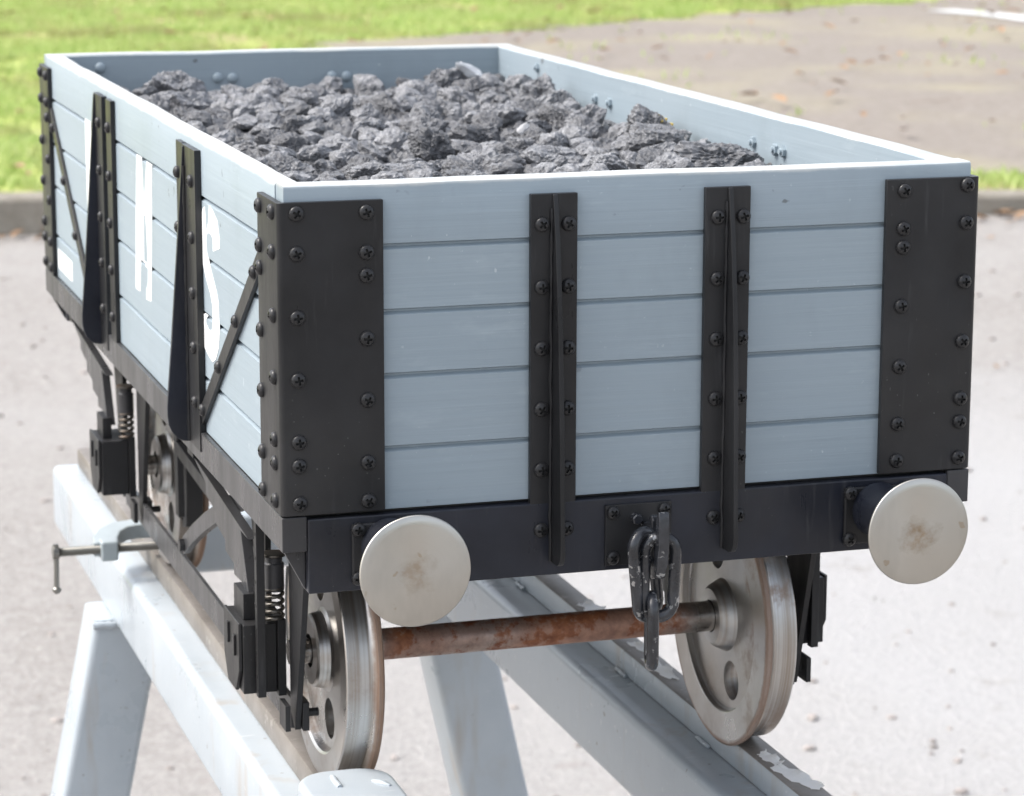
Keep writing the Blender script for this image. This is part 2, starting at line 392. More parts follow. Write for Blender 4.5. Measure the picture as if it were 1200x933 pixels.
# ------------------------------------------------------------------ WAGON
L = 2.226; HT = .446; T = .010
wagon = empty('coal_wagon', (.5, L/2, -.527), 'pale grey five-plank miniature coal wagon with black iron straps standing on the steel trestle rails', 'model wagon')
GROOVES = (.3613, .2725, .185, .0845)
ZB = .0005
def plank_profile():
    """outer face outline (depth inwards, z), from bottom to top, with V grooves between planks and a worn rounded top"""
    g = .0048; p = [(0, ZB)]
    for z in GROOVES[::-1]:
        p += [(0, z-g), (g*1.5, z-.0014), (g*1.5, z+.0012), (0, z+g*.8)]
    p += [(0, HT-.0045), (.0014, HT-.0014), (.0045, HT)]
    return p
def wall_panel(ax, face, inner, sgn, a0, a1):
    """sgn +1: outer face at low coordinate"""
    prof = [(face+sgn*d, z) for d, z in plank_profile()]+[(inner-sgn*.004, HT), (inner, HT-.004), (inner, ZB)]
    mb = MB(); n = len(prof); N = 36
    # slight unevenness along the length, in the top edge and face
    vs = []
    for i in range(N+1):
        a = a0+(a1-a0)*i/N
        for (u, z) in prof:
            w = .0011*mnoise.noise(Vector((a*7, z*3, face*5+2)))
            zz = z+(.0022*mnoise.noise(Vector((a*5, 9.1, face*3))) if z > HT-.012 else 0)
            vs.append((u+w, a, zz) if ax == 'x' else (a, u+w, zz))
    fs = []
    for i in range(N):
        for k in range(n): fs.append((i*n+k, i*n+(k+1) % n, (i+1)*n+(k+1) % n, (i+1)*n+k))
    fs += [tuple(range(n))[::-1], tuple(N*n+k for k in range(n))]
    mb.add(vs, fs); return mb
WT = .034
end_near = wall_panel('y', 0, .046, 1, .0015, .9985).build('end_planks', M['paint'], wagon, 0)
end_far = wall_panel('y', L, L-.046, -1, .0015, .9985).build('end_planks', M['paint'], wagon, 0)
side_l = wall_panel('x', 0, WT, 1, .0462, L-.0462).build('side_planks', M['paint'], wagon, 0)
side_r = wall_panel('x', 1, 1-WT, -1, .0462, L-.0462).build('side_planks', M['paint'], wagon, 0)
# side boards' own end grain shows beside the end boards: corner fillets
MB().box(.004, .996, .01, L-.01, -.034, -.001).build('floor', M['floor'], wagon, 0)

def corner_plate(cx, cy):
    sx = 1 if cx == 0 else -1; sy = 1 if cy == 0 else -1
    w, d, z0, z1, r, t = .1345, .115, .0015, .4255, .008, .0095
    # L-shaped outline with a rounded outer corner
    def P(u, v): return (cx+sx*u, cy+sy*v)
    out = [(w, -t)]
    out += [(-t+r, -t)]+[(-t+r-r*math.sin(a), -t+r-r*math.cos(a)) for a in (R(30), R(60))]+[(-t, -t+r)]
    out += [(-t, d), (-.0005, d), (-.0005, -.0005), (w, -.0005)]
    mb = MB(); mb.prism([P(*p) for p in out], 'z', z0, z1)
    o = mb.build('corner_plate', M['black'], wagon, .0010)
    return o
plates = {(cx, cy): corner_plate(cx, cy) for cx in (0, 1) for cy in (0, L)}
Za = [.4106, .3574, .2717, .1876, .1027, .070, .0182]; Zb = [.4092, .3555, .3246, .2392, .1553, .0695, .0162]
TF = .0095
for z in Za: screw(plates[0, 0], (.016, -TF, z), (0, -1, 0))
for z in Zb: screw(plates[0, 0], (.1110, -TF, z), (0, -1, 0))
for z in Zb[:2]+[.329, .2446, .1571, .0738, .020]: screw(plates[1, 0], (.8918, -TF, z), (0, -1, 0))
for z in [.414, .3604, .2757, .189, .1054, .0715, .0184]: screw(plates[1, 0], (.9893, -TF, z), (0, -1, 0))
for z in Za: screw(plates[0, 0], (-TF, .020, z), (-1, 0, 0))
for z in Zb: screw(plates[0, 0], (-TF, .098, z), (-1, 0, 0))
for z in Za: screw(plates[1, 0], (1+TF, .020, z), (1, 0, 0))
for z in Za: screw(plates[0, L], (-TF, L-.020, z), (-1, 0, 0))
for z in Zb: screw(plates[0, L], (-TF, L-.098, z), (-1, 0, 0))
FARS = MB()          # the screws nobody can see from here: far side and far end, one part
def far_screw(pos, d):
    q = Vector((0, 0, 1)).rotation_difference(Vector(d))
    FARS.add([Vector(pos)+(q @ (v.co/S)) for v in SCREW_S.vertices], [tuple(p.vertices) for p in SCREW_S.polygons])
for z in Zb: far_screw((1+TF, .098, z), (1, 0, 0)); far_screw((1+TF, L-.098, z), (1, 0, 0)); far_screw((1+TF, L-.02, z), (1, 0, 0))
for x in (.016, .111, .889, .984):
    for z in Zb: far_screw((x, L+TF, z), (0, 1, 0))

ZS = [.383, .297, .212, .1275, .0425, -.0430]
def end_strap(x0, xf, cy):
    s = 1 if cy == 0 else -1
    def Y(v): return cy-s*v
    mb = MB(); y0, y1 = sorted((Y(.0004), Y(.0095))); mb.box(x0, x0+.0665, y0, y1, -.0985, .4245)
    st = mb.build('end_strap', M['black'], wagon, .0010)
    f = MB(); prof = [(.008, .4235), (.0125, .4235), (.024, .36), (.038, .24), (.047, .10), (.052, -.03), (.054, -.068)]
    prof += [(.054-.018*(1-math.cos(a)), -.068-.021*math.sin(a)) for a in (R(30), R(60), R(90))]+[(.008, -.0895)]
    f.prism([(Y(a), z) for a, z in prof], 'x', xf-.0035, xf+.0035); f.build('fin', M['black'], st, .0012)
    w = MB(); pts = [(xf-.005+.0012*mnoise.noise(Vector((z*40, x0, 1))), Y(.0105), z) for z in np.linspace(-.088, .405, 90)]
    w.tube(pts, [.0028+.0012*mnoise.noise(Vector((p[2]*90, 4, x0))) for p in pts], 8); w.build('weld_bead', M['black'], st, 0)
    return st
s1 = end_strap(.3405, .3745, 0); s2 = end_strap(.5930, .6290, 0)
for z in ZS:
    screw(s1, (.3562, -.0095, z), (0, -1, 0)); screw(s1, (.3938, -.0095, z), (0, -1, 0))
    screw(s2, (.6113, -.0095, z), (0, -1, 0)); screw(s2, (.6485, -.0095, z), (0, -1, 0))
end_strap(.3405, .3745, L); end_strap(.5930, .6290, L)

# long sides: knee straps with tapering fins, door straps, diagonal bars
def side_knee(ya, yb, yf, cx):
    s = 1 if cx == 0 else -1
    def X(v): return cx-s*v
    x0, x1 = sorted((X(.0004), X(.0105)))
    k = MB().box(x0, x1, ya, yb, -.031, .4325).build('side_knee', M['black'], wagon, .0010)
    f = MB(); prof = [(.0092, .4300), (.0125, .4300), (.024, .27), (.036, .12), (.0445, .025)]
    prof += [(.0445-.030*(1-math.cos(a)), .010-.041*math.sin(a)) for a in (R(0), R(20), R(40), R(60), R(78), R(90))]+[(.0092, -.031)]
    f.prism([(X(a), z) for a, z in prof], 'y', yf-.0045, yf+.0045); f.build('fin', M['beamblack'], k, .0012)
    w = MB(); pts = [(X(.0115), yf-.0065*(1 if yf < 1 else -1), z) for z in np.linspace(-.028, .40, 70)]
    w.tube(pts, [.0028+.0013*mnoise.noise(Vector((p[2]*90, 7, yf))) for p in pts], 8); w.build('weld_bead', M['black'], k, 0)
    return k
def door_strap(ya, yb, cx):
    s = 1 if cx == 0 else -1
    x0, x1 = sorted((cx-s*.0004, cx-s*.0085))
    return MB().box(x0, x1, ya, yb, -.002, .4325).build('door_strap', M['black'], wagon, .0010)
def diagonal(y0, z0, y1, z1, cx, w=.027):
    s = 1 if cx == 0 else -1; d = Vector((y1-y0, z1-z0)).normalized(); nrm = Vector((-d.y, d.x))*w/2
    x0, x1 = sorted((cx-s*.0004, cx-s*.0070))
    p = [(y0+nrm.x, z0+nrm.y), (y1+nrm.x, z1+nrm.y), (y1-nrm.x, z1-nrm.y), (y0-nrm.x, z0-nrm.y)]
    return MB().prism(p, 'x', x0, x1).build('diagonal_bar', M['black'], wagon, .0010)
for cx in (0, 1):
    kb = side_knee(.552, .655, .640, cx); da = door_strap(.664, .712, cx)
    ka = side_knee(1.422, 1.512, 1.500, cx); db = door_strap(1.335, 1.388, cx)
    dg1 = diagonal(.1165, .335, .575, .012, cx); dg2 = diagonal(L-.1165, .335, L-.60, .012, cx)
    sg = -1 if cx == 0 else 1
    for i, z in enumerate(ZS[:5]):
        for par, y in ((kb, .580), (da, .700), (ka, 1.455), (db, 1.362)):
            if cx == 0: screw(par, (-.0105 if par in (ka, kb) else -.0085, y, z), (-1, 0, 0), SCREW_S)
            else: far_screw((1.0085, y, z), (1, 0, 0))
    for t in (.08, .36, .64, .92):
        for par, a, b in ((dg1, (.1165, .335), (.575, .012)), (dg2, (L-.1165, .335), (L-.60, .012))):
            y = a[0]+(b[0]-a[0])*t; z = a[1]+(b[1]-a[1])*t
            if cx == 0: screw(par, (-.0070, y, z), (-1, 0, 0), SCREW_S)
            else: far_screw((1.0070, y, z), (1, 0, 0))
o = FARS.build('screw', M['screw'], wagon, 0); o['kind'] = 'stuff'

# lettering on both long sides
def letter(poly, cx, ybase, width):
    # poly in (s, z), s = 0 at the letter's left edge as read
    x0, x1 = (-.0006, .0004) if cx == 0 else (1-.0004, 1.0006)
    pts = [(ybase-s if cx == 0 else ybase-width+s, z) for s, z in poly]
    return MB().prism(pts, 'x', x0, x1).build('letter', M['white'], wagon, 0, smooth=0)
LP = [(0, .132), (0, .367), (.068, .367), (.068, .172), (.19, .172), (.19, .132)]
MP = [(0.04, 0.363), (0.0193, 0.2592), (0.0, 0.1265), (0.0441, 0.1275), (0.0599, 0.1857), (0.1065, 0.1854), (0.1035, 0.1239), (0.1499, 0.1275), (0.1714, 0.2474), (0.1868, 0.3621), (0.1363, 0.3617), (0.1009, 0.2782), (0.0906, 0.3635)]
SP = [(0.0664, 0.3563), (0.0359, 0.3466), (0.0194, 0.3304), (0.0141, 0.2945), (0.0201, 0.266), (0.0476, 0.2438), (0.0823, 0.223), (0.0953, 0.2077), (0.0963, 0.1875), (0.0919, 0.1721), (0.0811, 0.1668), (0.059, 0.1658), (0.0447, 0.1713), (0.0455, 0.1788), (0.0596, 0.1865), (0.0419, 0.1871), (0.019, 0.1823), (0.0046, 0.1743), (0.0, 0.1592), (0.0104, 0.1431), (0.0287, 0.1315), (0.0578, 0.125), (0.0897, 0.1208), (0.1138, 0.1294), (0.1374, 0.1511), (0.1471, 0.1788), (0.1423, 0.2183), (0.1295, 0.2335), (0.1067, 0.2501), (0.0796, 0.2691), (0.062, 0.2839), (0.0579, 0.3008), (0.0617, 0.31), (0.0798, 0.3154), (0.0985, 0.3137), (0.1082, 0.3094), (0.1079, 0.2912), (0.1573, 0.3021), (0.1587, 0.3165), (0.1441, 0.3415), (0.1167, 0.352), (0.0927, 0.3569)]
letter(LP, 0, 1.684, .19); letter(MP, 0, 1.1603, .18); letter(SP, 0, 0.5796, .16)
letter(LP, 1, .732, .19); letter(MP, 1, 1.205, .18); letter(SP, 1, 1.80, .16)
MB().box(-.0007, .0004, 1.905, 2.095, .020, .060).build('number_panel', M['white'], wagon, 0)

# bolts and nuts on the inside faces, painted over
for x, z in ((.109, .418), (.354, .3915), (.385, .3905), (.5985, .389), (.630, .388)):
    screw(end_far, (x, L-.046, z), (0, -1, 0), None, 'coach_bolt').data = BOLT
BOLTP = screw_mesh(.0110, .0085, False); BOLTP.materials[0] = M['paint']
for o in [o for o in bpy.data.objects if o.name.startswith('coach_bolt')]: o.data = BOLTP
nutm = MB(); nutm.lathe([(0, .0100), (.0065, .0100)], (0, 0, 0), (0, 0, 1), 6); nutm.cyl((0, 0, .0065), (0, 0, .0105), .0050, .0046, 12)
NUT = nutm.mesh('painted_nut', [M['paint']])
for y, z in ((.729, .3955), (.634, .3935), (.600, .3945), (1.90, .4215), (1.533, .392), (1.45, .392)):
    screw(side_r, (1-WT, y, z), (-1, 0, 0), NUT, 'painted_nut')

# solebars and headstocks
for cx in (0, 1):
    s = 1 if cx == 0 else -1
    def X(v): return cx+s*v
    out = [(-.0085, -.0085), (.0258, -.0085), (.0258, -.0004), (-.0002, .0), (-.0002, L), (.0258, L+.0004), (.0258, L+.0085), (-.0085, L+.0085)]
    MB().prism([(X(a), b) for a, b in out], 'z', -.0490, -.0005).build('solebar', M['frame'], wagon, .0016)
    x0, x1 = sorted((X(.0004), X(.018))); MB().box(x0, x1, .03, L-.03, -.056, -.036).build('solebar_flange', M['frame'], wagon, .001)
    x0, x1 = sorted((X(.066), X(.080))); MB().box(x0, x1, .045, L-.045, -.115, -.036).build('frame_rail', M['gear'], wagon, .001)
    for y0, y1 in ((.004, .018), (L-.018, L-.004)):
        MB().prism([(X(-.004), -.050), (X(.0258), -.050), (X(.0258), -.1060)], 'y', y0, y1).build('corner_gusset', M['frame'], wagon, .001)
hs = MB().box(.0264, .9736, -.0100, .040, -.1085, -.0045).build('headstock', M['beamblack'], wagon, .0025)
MB().box(.0264, .9736, L-.040, L+.0100, -.1085, -.0045).build('headstock', M['beamblack'], wagon, .0025)
for y in (.55, 1.1, 1.65): MB().box(.082, .918, y, y+.05, -.11, -.036).build('cross_member', M['gear'], wagon, .001)

# buffers
def buffer(x, cy):
    s = 1 if cy == 0 else -1; zc = -.0480; zb = -.0555
    def Y(v): return cy-s*v
    c = [(x-.052, zb-.042), (x+.052, zb-.042), (x+.052, zb+.042), (x-.052, zb+.042)]
    root = MB().prism(c, 'y', *sorted((Y(.0101), Y(.0165)))).build('buffer_base', M['black'], wagon, .004, 3)
    MB().lathe([(0, .040), (.008, .0385), (.012, .036), (.085, .030), (.092, .032), (.098, .032)], (x, Y(.0165), zc), (0, -s, 0), 48).build('buffer_socket', M['beamblack'], root, .0006)
    MB().cyl((x, Y(.1146), zc), (x, Y(.143), zc), .019, None, 32).build('buffer_shank', M['hub'], root, 0)
    MB().lathe([(0, .020), (.001, .060), (.004, .0745), (.0075, .0760), (.0098, .0754), (.0108, .0738), (.0122, .064), (.0136, .048), (.0146, .030), (.0152, .012), (.0153, .0045), (.0143, .001)], (x, Y(.1415), zc), (0, -s, 0), 96).build('buffer_head', M['buffer'], root, 0, smooth=50, org=(x, Y(.1415), zc))
    if cy == 0:
        for dx in (-.0435, .0435):
            for dz in (-.034, .034): screw(root, (x+dx, Y(.0165), zb+dz), (0, -s, 0), SCREW_S)
for cy in (0, L): buffer(.1380, cy); buffer(.8622, cy)

# drawhook, plate and chain
def link_pts(cx, cy, zt, zb, w, yaw, roll=0, n=28):
    h = (zt-zb)/2; r = w/2; zc = (zt+zb)/2; out = []
    for k in range(n):
        th = 2*math.pi*k/n; u = r*math.cos(th); v = r*math.sin(th)+math.copysign(h-r, math.sin(th))
        uu = u*math.cos(roll)-v*math.sin(roll); vv = u*math.sin(roll)+v*math.cos(roll)
        out.append((cx+uu*math.cos(yaw), cy+uu*math.sin(yaw), zc+vv))
    return out
def coupling(cy):
    s = 1 if cy == 0 else -1
    def Y(v): return cy-s*v
    cp = MB().box(.4492, .5472, *sorted((Y(.0101), Y(.0150))), -.1005, -.0138).build('coupling_plate', M['black'], wagon, .0008)
    xs = .5090
    prof = [(.012, -.040), (.035, -.036), (.044, -.030), (.050, -.022), (.058, -.022), (.060, -.034), (.054, -.060), (.053, -.078), (.059, -.088), (.066, -.083), (.070, -.062), (.075, -.030), (.078, -.012), (.086, -.010),
            (.090, -.022), (.090, -.058), (.084, -.088), (.074, -.108), (.058, -.112), (.044, -.102), (.036, -.080), (.030, -.066), (.012, -.062)]
    hk = MB().prism([(Y(a), z) for a, z in prof], 'x', xs-.0078, xs+.0078).build('drawhook', M['chain'], cp, .0022, 3)
    MB().lathe([(0, .0085), (.012, .0085), (.014, .0065)], (.493, Y(.014), -.034), (0, -s, 0), 6).build('bolt_head', M['chain'], cp, .0006)
    if cy == 0:
        for x in (.4600, .5365):
            for z in (-.0245, -.0895): screw(cp, (x, Y(.015), z), (0, -s, 0), SCREW_S)
        l1 = link_pts(.4935, Y(.058), -.043, -.166, .043, R(30), R(8)); l2 = link_pts(.5100, Y(.068), -.050, -.164, .0430, R(-10), R(-2))
        l3 = link_pts(.5015, Y(.063), -.136, -.234, .040, R(76), 0)
        for l in (l1, l2, l3): MB().tube(l, .0086, 12, True).build('chain_link', M['chain'], cp, 0, smooth=60)
    else:
        MB().tube(link_pts(.515, Y(.062), -.05, -.17, .056, 0, 0), .0083, 12, True).build('chain_link', M['chain'], cp, 0, smooth=60)
coupling(0); coupling(L)

# wheelsets and running gear
RT, RF, ZR = .198, .2095, -.527
ZA = ZR+RT
def wheel_mesh(side, phase):
    """side -1: left wheel (outside towards -x). axle along x through the origin"""
    xi, xo = .302, .358   # back of flange / outer rim face, measured from the wagon's centre line
    prof = [(xi, .026), (xi-.012, .026), (xi-.012, .044), (xi-.006, .050), (xi+.006, .056), (xi+.012, .059), (xi+.012, .150), (xi+.009, .1535), (xi+.001, .155), (xi, .1565), (xi, RF-.004), (xi+.003, RF), (xi+.009, RF-.001),
            (xi+.0135, RF-.007), (xi+.017, RT+.001), (xi+.020, RT), (xo-.002, RT-.0005), (xo, RT-.003), (xo, .160), (xo-.003, .156), (xo-.014, .151), (xo-.014, .066), (xo-.010, .060), (xo+.006, .056), (xo+.010, .052), (xo+.010, .026)]
    mb = MB(); mb.lathe([(side*a, r) for a, r in prof], (0, 0, 0), (1, 0, 0), 128, True)
    me = mb.mesh('wheel', [M['steel']], smooth=28)
    cut = []
    for k in range(2):
        a = phase+k*math.pi; c = MB(); y, z = .106*math.cos(a), .106*math.sin(a)
        c.cyl((side*.25, y, z), (side*.40, y, z), .0315, None, 40); cut.append(c.mesh('c', [M['hub']], smooth=28))
    out = boolean_cut(me, cut); out.name = 'wheel'
    out.polygons.foreach_set('use_smooth', [True]*len(out.polygons)); out.set_sharp_from_angle(angle=R(28))
    return out
def place(name, me, org, parent):
    o = bpy.data.objects.new(name, me); COL.objects.link(o); o.parent = parent; po = parent['_org']
    o.location = [(org[i]-po[i])*S for i in range(3)]; o['_org'] = tuple(org); return o
WL = wheel_mesh(-1, R(-106)); WR = wheel_mesh(1, R(-110))
def spring_pts(x, y, z0, z1, r, turns):
    return [(x+r*math.cos(2*math.pi*turns*k/(turns*18)), y+r*math.sin(2*math.pi*turns*k/(turns*18)), z0+(z1-z0)*k/(turns*18)) for k in range(turns*18+1)]
def gear(ya):
    ax = MB(); ax.lathe([(-.40, .0195), (-.345, .0195), (-.345, .0245), (.345, .0245), (.345, .0195), (.40, .0195)], (.5, ya, ZA), (1, 0, 0), 40)
    # plain r = .0245 between the wheels, journals outside
    axle = ax.build('axle', M['axle'], wagon, .0006, org=(0, ya, ZA))
    a = place('wheel', WL, (.5, ya, ZA), wagon); b = place('wheel', WR, (.5, ya, ZA), wagon)
    for cx in (0, 1):
        s = 1 if cx == 0 else -1
        def X(v): return cx+s*(v+(.020 if cx else 0))
        def XX(a, b): return sorted((X(a), X(b)))
        # axle guard: thin plate with two legs and two splayed stays
        wi = MB(); x0, x1 = XX(.0835, .0925)
        for d in (-1, 1):
            wi.prism([(ya+d*.215, -.045), (ya+d*.080, -.045), (ya+d*.080, -.395), (ya+d*.110, -.417)], 'x', x0, x1)
        wi.prism([(ya-.118, -.045), (ya+.118, -.045), (ya+.118, -.083), (ya-.118, -.083)], 'x', x0-.0007, x1+.0007)
        w = wi.build('axle_guard', M['gear'], wagon, .0008)
        MB().box(*XX(.0930, .1030), ya-.122, ya-.085, -.416, -.372).build('keeper_plate', M['gear'], w, .0008)
        MB().box(*XX(.0660, .0740), ya-.124, ya-.083, -.414, -.374).build('keeper_plate', M['gear'], w, .0008)
        MB().lathe([(0, .0105), (.008, .0105)], (X(.0745), ya-.098, -.392), (-s, 0, 0), 6).build('bolt_head', M['screw'], w, .0005)
        MB().cyl((X(.1030), ya-.098, -.395), (X(.122), ya-.098, -.395), .0065, None, 12).build('bolt_end', M['screw'], w, .0005)
        # axlebox
        ab = MB(); hw = .058
        ab.box(*XX(.0172, .0690), ya-hw, ya+hw, -.3715, -.2640)
        ab.prism([(ya-hw+.003, -.261), (ya+hw-.003, -.261), (ya+hw-.003, -.335), (ya+hw-.030, -.373), (ya-hw+.030, -.373), (ya-hw+.003, -.335)], 'x', *XX(.0110, .0168))
        box = ab.build('axlebox', M['gear'], wagon, .0018)
        MB().box(*XX(.0072, .0108), ya-.036, ya-.026, -.316, -.284).build('lid_rib', M['gear'], box, .0006)
        MB().box(*XX(.0072, .0108), ya+.010, ya+.020, -.308, -.276).build('lid_rib', M['gear'], box, .0006)
        MB().box(*XX(.0245, .0420), ya-.030, ya+.040, -.2636, -.2230).build('spring_seat', M['gear'], box, .0008)
        if ya < 1:
            y0, y1 = ya-.0790, ya-.0640; st = MB().box(*XX(.0350, .0475), y0, y1, -.372, -.086)
            h = st.build('brake_guide', M['gear'], wagon, .0006)
            for z in np.linspace(-.34, -.12, 7): screw(h, (X(.0350), (y0+y1)/2, z), (-s, 0, 0), None, 'hole_disc').data = HOLE_DISC  # flat black discs painted as the dark holes of the guide strip
        for d in (-1, 1):
            MB().box(*XX(.0694, .0815), *sorted((ya+d*.001, ya+d*.0655)), -.376, -.257).build('horn_cheek', M['gear'], box, .0006)
        # coil springs with cups over the box
        for d in (-.055,):
            MB().lathe([(0, .0150), (.042, .0150), (.044, .0125), (.052, .0125)], (X(.067), ya+d, -.213), (0, 0, 1), 32).build('spring_cup', M['frame'], box, .0006)
            MB().tube(spring_pts(X(.067), ya+d, -.2625, -.206, .0125, 5), .0031, 8).build('coil_spring', M['spring'], box, 0, smooth=60)
            MB().lathe([(0, .0185), (.004, .0185)], (X(.067), ya+d, -.159), (0, 0, 1), 24).build('washer', M['spring'], box, .0004)
        # leaf spring: stepped stack, thick in the middle
        n = 5; lf = []
        def topz(u): return -.088-.052*(1-(u/.40)**2)
        us = [.40, .30, .22, .15, .085]
        prof = [(-u, topz(u)) for u in np.linspace(.40, -.03, 16)]
        low = []
        for i, u in enumerate(us):
            zz = topz(u)-.017*(i+1); low += [(u, topz(u)-.017*i if i else zz), (u, zz)]
        rgt = low+[(.030, topz(0)-.080), (.030, topz(0)-.098)]
        full = [(u, z) for u, z in prof if u > -.035][::-1]
        full = full+rgt+[(-.030, topz(0)-.098)]
        MB().prism([(ya+u, z) for u, z in full], 'x', *XX(.0345, .0500)).build('leaf_spring', M['frame'], wagon, .0008)
        for d in (.405,):
            MB().box(*XX(.030, .062), ya+d-.025, ya+d+.025, -.104, -.046).build('spring_shoe', M['gear'], wagon, .0010)
    return axle
rm = MB(); rm.lathe([(-.0004, .0030), (.0006, .0028)], (0, 0, 0), (0, 0, 1), 10); HOLE_DISC = rm.mesh('hole_disc', [M['recess']])
YA, YB = .447, 1.765
gear(YA); gear(YB)
for cx in (0, 1):
    s = 1 if cx == 0 else -1
    k_ = .020 if cx else 0
    def XX(a, b): return sorted((cx+s*(a+k_), cx+s*(b+k_)))
    MB().box(*XX(.0842, .0918), YA-.0797, YB+.0797, -.424, -.3765).build('tie_bar', M['frame'], wagon, .0010)
    # brake lever, push rods and blocks on the inner side
    c = [(.545, -.108), (.640, -.145), (.750, -.190), (.860, -.232), (.960, -.270), (1.055, -.309)]
    up = [(y, z+.016+.012*math.sin((y-.545)/.51*math.pi)) for y, z in c]; dn = [(y, z-.016+.012*math.sin((y-.545)/.51*math.pi)) for y, z in c]
    br = MB().prism(up+dn[::-1], 'x', *XX(.052, .064)).build('brake_lever', M['frame'], wagon, .0010)
    MB().lathe([(0, .012), (.009, .012)], (cx+s*.052, 1.045, -.306), (-s, 0, 0), 6).build('bolt_head', M['screw'], br, .0005)
    hg = MB(); x0, x1 = XX(.118, .130)
    for y0 in (.700, 1.460):
        d = 1 if y0 < 1 else -1
        hg.prism([(y0, -.04), (y0+.03, -.04), (y0+.01*d+.03, -.36), (y0+.01*d, -.36)], 'x', x0, x1)
    hg.prism([(.72, -.250), (1.48, -.215), (1.48, -.240), (.72, -.275)], 'x', x0-.001*s if s > 0 else x0, x1+.001)
    hanger = hg.build('brake_hanger', M['gear'], wagon, .0008)
    for y0, d in ((YA, 1), (YB, -1)):
        bk = [(y0+d*(RT+.006)*math.cos(a), ZA+(RT+.006)*math.sin(a)) for a in np.linspace(R(-24), R(24), 8)]
        bo = [(y0+d*(RT+.040)*math.cos(a), ZA+(RT+.040)*math.sin(a)) for a in np.linspace(R(18), R(-18), 8)]
        MB().prism(bk+bo, 'x', *XX(.148, .180)).build('brake_block', M['gear'], hanger, .001)

# ------------------------------------------------------------------ COAL
bed_o = None
def coal_h(x, y):
    e = min(x-WT, 1-WT-x, y-.046, L-.046-y)
    base = .355-.010*min(1, y/1.6)-.008*max(0, 1-x/.35)+.020*math.exp(-((x-.60)/.35)**2)*math.exp(-((y-1.75)/.45)**2)+.020*math.exp(-((x-.15)/.13)**2)*math.exp(-((y-2.0)/.35)**2)
    base += .018*mnoise.noise(Vector((x*4.1, y*4.1, 3.3)))
    base += .024*math.exp(-((x-.93)/.13)**2)*math.exp(-((y-1.02)/.42)**2)+.012*math.exp(-((x-.93)/.12)**2)*math.exp(-((y-1.75)/.35)**2)
    return base
bed = MB(); NX, NY = 120, 270; vs = []
for j in range(NY+1):
    for i in range(NX+1):
        x = WT-.001+(1-2*WT+.002)*i/NX; y = .046-.001+(L-.092+.002)*j/NY
        v = Vector((x*36, y*36, 1.7)); d, _ = mnoise.voronoi(v)
        d2, _ = mnoise.voronoi(v*2.7); h = coal_h(x, y)-.003+.022*(.6-d[0])+.010*(.5-d2[0])+.007*mnoise.noise(v*2.6)+.004*mnoise.noise(v*6)
        vs.append((x, y, h))
o0 = len(vs)
fs = [(j*(NX+1)+i, j*(NX+1)+i+1, (j+1)*(NX+1)+i+1, (j+1)*(NX+1)+i) for j in range(NY) for i in range(NX)]
bed.add(vs, fs); bed_o = bed.build('coal_crumbs', M['coal'], None, 0, smooth=0, org=(.5, L/2, 0)); bed_o['kind'] = 'stuff'
bed_o['label'] = 'fine broken coal crumbs filling the gaps between lumps in the grey wagon'; bed_o['category'] = 'coal'
def lump_mesh(seed, size, sub=5, rough=1.0, mat='coal'):
    rs = random.Random(seed); bm = bmesh.new(); bmesh.ops.create_icosphere(bm, subdivisions=sub, radius=1)
    pl = []
    for k in range(rs.randint(15, 22)):
        n = Vector((rs.gauss(0, 1), rs.gauss(0, 1), rs.gauss(0, 1))).normalized(); pl.append((n, rs.uniform(.60, .98)))
    off = Vector((seed*3.7, seed*1.9, seed*5.3))
    for v in bm.verts:
        d = v.co.normalized(); r = 1.12
        for n, k in pl:
            c = d.dot(n)
            if c > .05: r = min(r, k/c)
        q = d*2.0+off
        vd, _ = mnoise.voronoi(q*1.7); ve, _ = mnoise.voronoi(q*4.2)
        r += rough*(.16*mnoise.noise(q)+.12*min(vd[1]-vd[0], .5)+.09*min(ve[1]-ve[0], .4)+.065*mnoise.noise(q*5.1)+.048*mnoise.noise(q*11)+.030*mnoise.noise(q*23)-.06)
        v.co = d*r*S*size
    me = bpy.data.meshes.new('coal_lump'); bm.to_mesh(me); bm.free(); me.materials.append(M[mat])
    me.polygons.foreach_set('use_smooth', [True]*len(me.polygons)); me.set_sharp_from_angle(angle=R(19)); return me
SIZES = (.026, .031, .036, .042, .049, .058)
LUMPS = {z: [lump_mesh(k*6+i, z, 4 if z < .035 else 5) for k in range(4)] for i, z in enumerate(SIZES)}
def pick(sz, r_): z = min(SIZES, key=lambda q: abs(q-sz)); return LUMPS[z][r_ % 4], z
def lump(name, x, y, z, sc_, rot, me, label, group=None):
    o = bpy.data.objects.new(name, me); COL.objects.link(o); o.location = W((x, y, z)); o.scale = sc_; o.rotation_euler = rot
    tag(o, label, 'stone' if 'stone' in name else 'coal lump', group); return o
GL = 'loose coal lumps heaped in the wagon'
LL = 'rough dull dark grey coal lump among the many alike heaped in the wagon'
special = [
    (.9120, 1.080, .389, (.048, .058, .036), (.25, .30, .5), 'large slab-like coal lump with yellow specks leaning on the right inner side of the wagon'),
    (.905, 1.690, .388, (.050, .048, .044), (.3, .1, 1.2), 'tallest knobbly coal lump by the right inner side toward the far end'),
    (.850, 1.270, .374, (.048, .044, .036), (.1, .7, 2.2), 'flat-faced coal lump just in front of the tallest one by the right inner side'),
    (.235, 2.050, .378, (.064, .056, .048), (.1, .2, .4), 'bulky coal lump at the far left corner against the end planks'),
    (.872, .640, .379, (.085, .070, .040), (.0, .05, .3), 'broad crumbly coal lump nearest the right front corner of the wagon'),
    (.485, 1.000, .374, (.046, .042, .036), (.9, .2, 1.9), 'split coal lump with a dark hollow side near the middle of the heap'),
    (.800, 2.030, .384, (.052, .048, .042), (.2, .1, 2.9), 'dark lumpy coal piece just left of the white stone by the end planks'),
]
placed = []
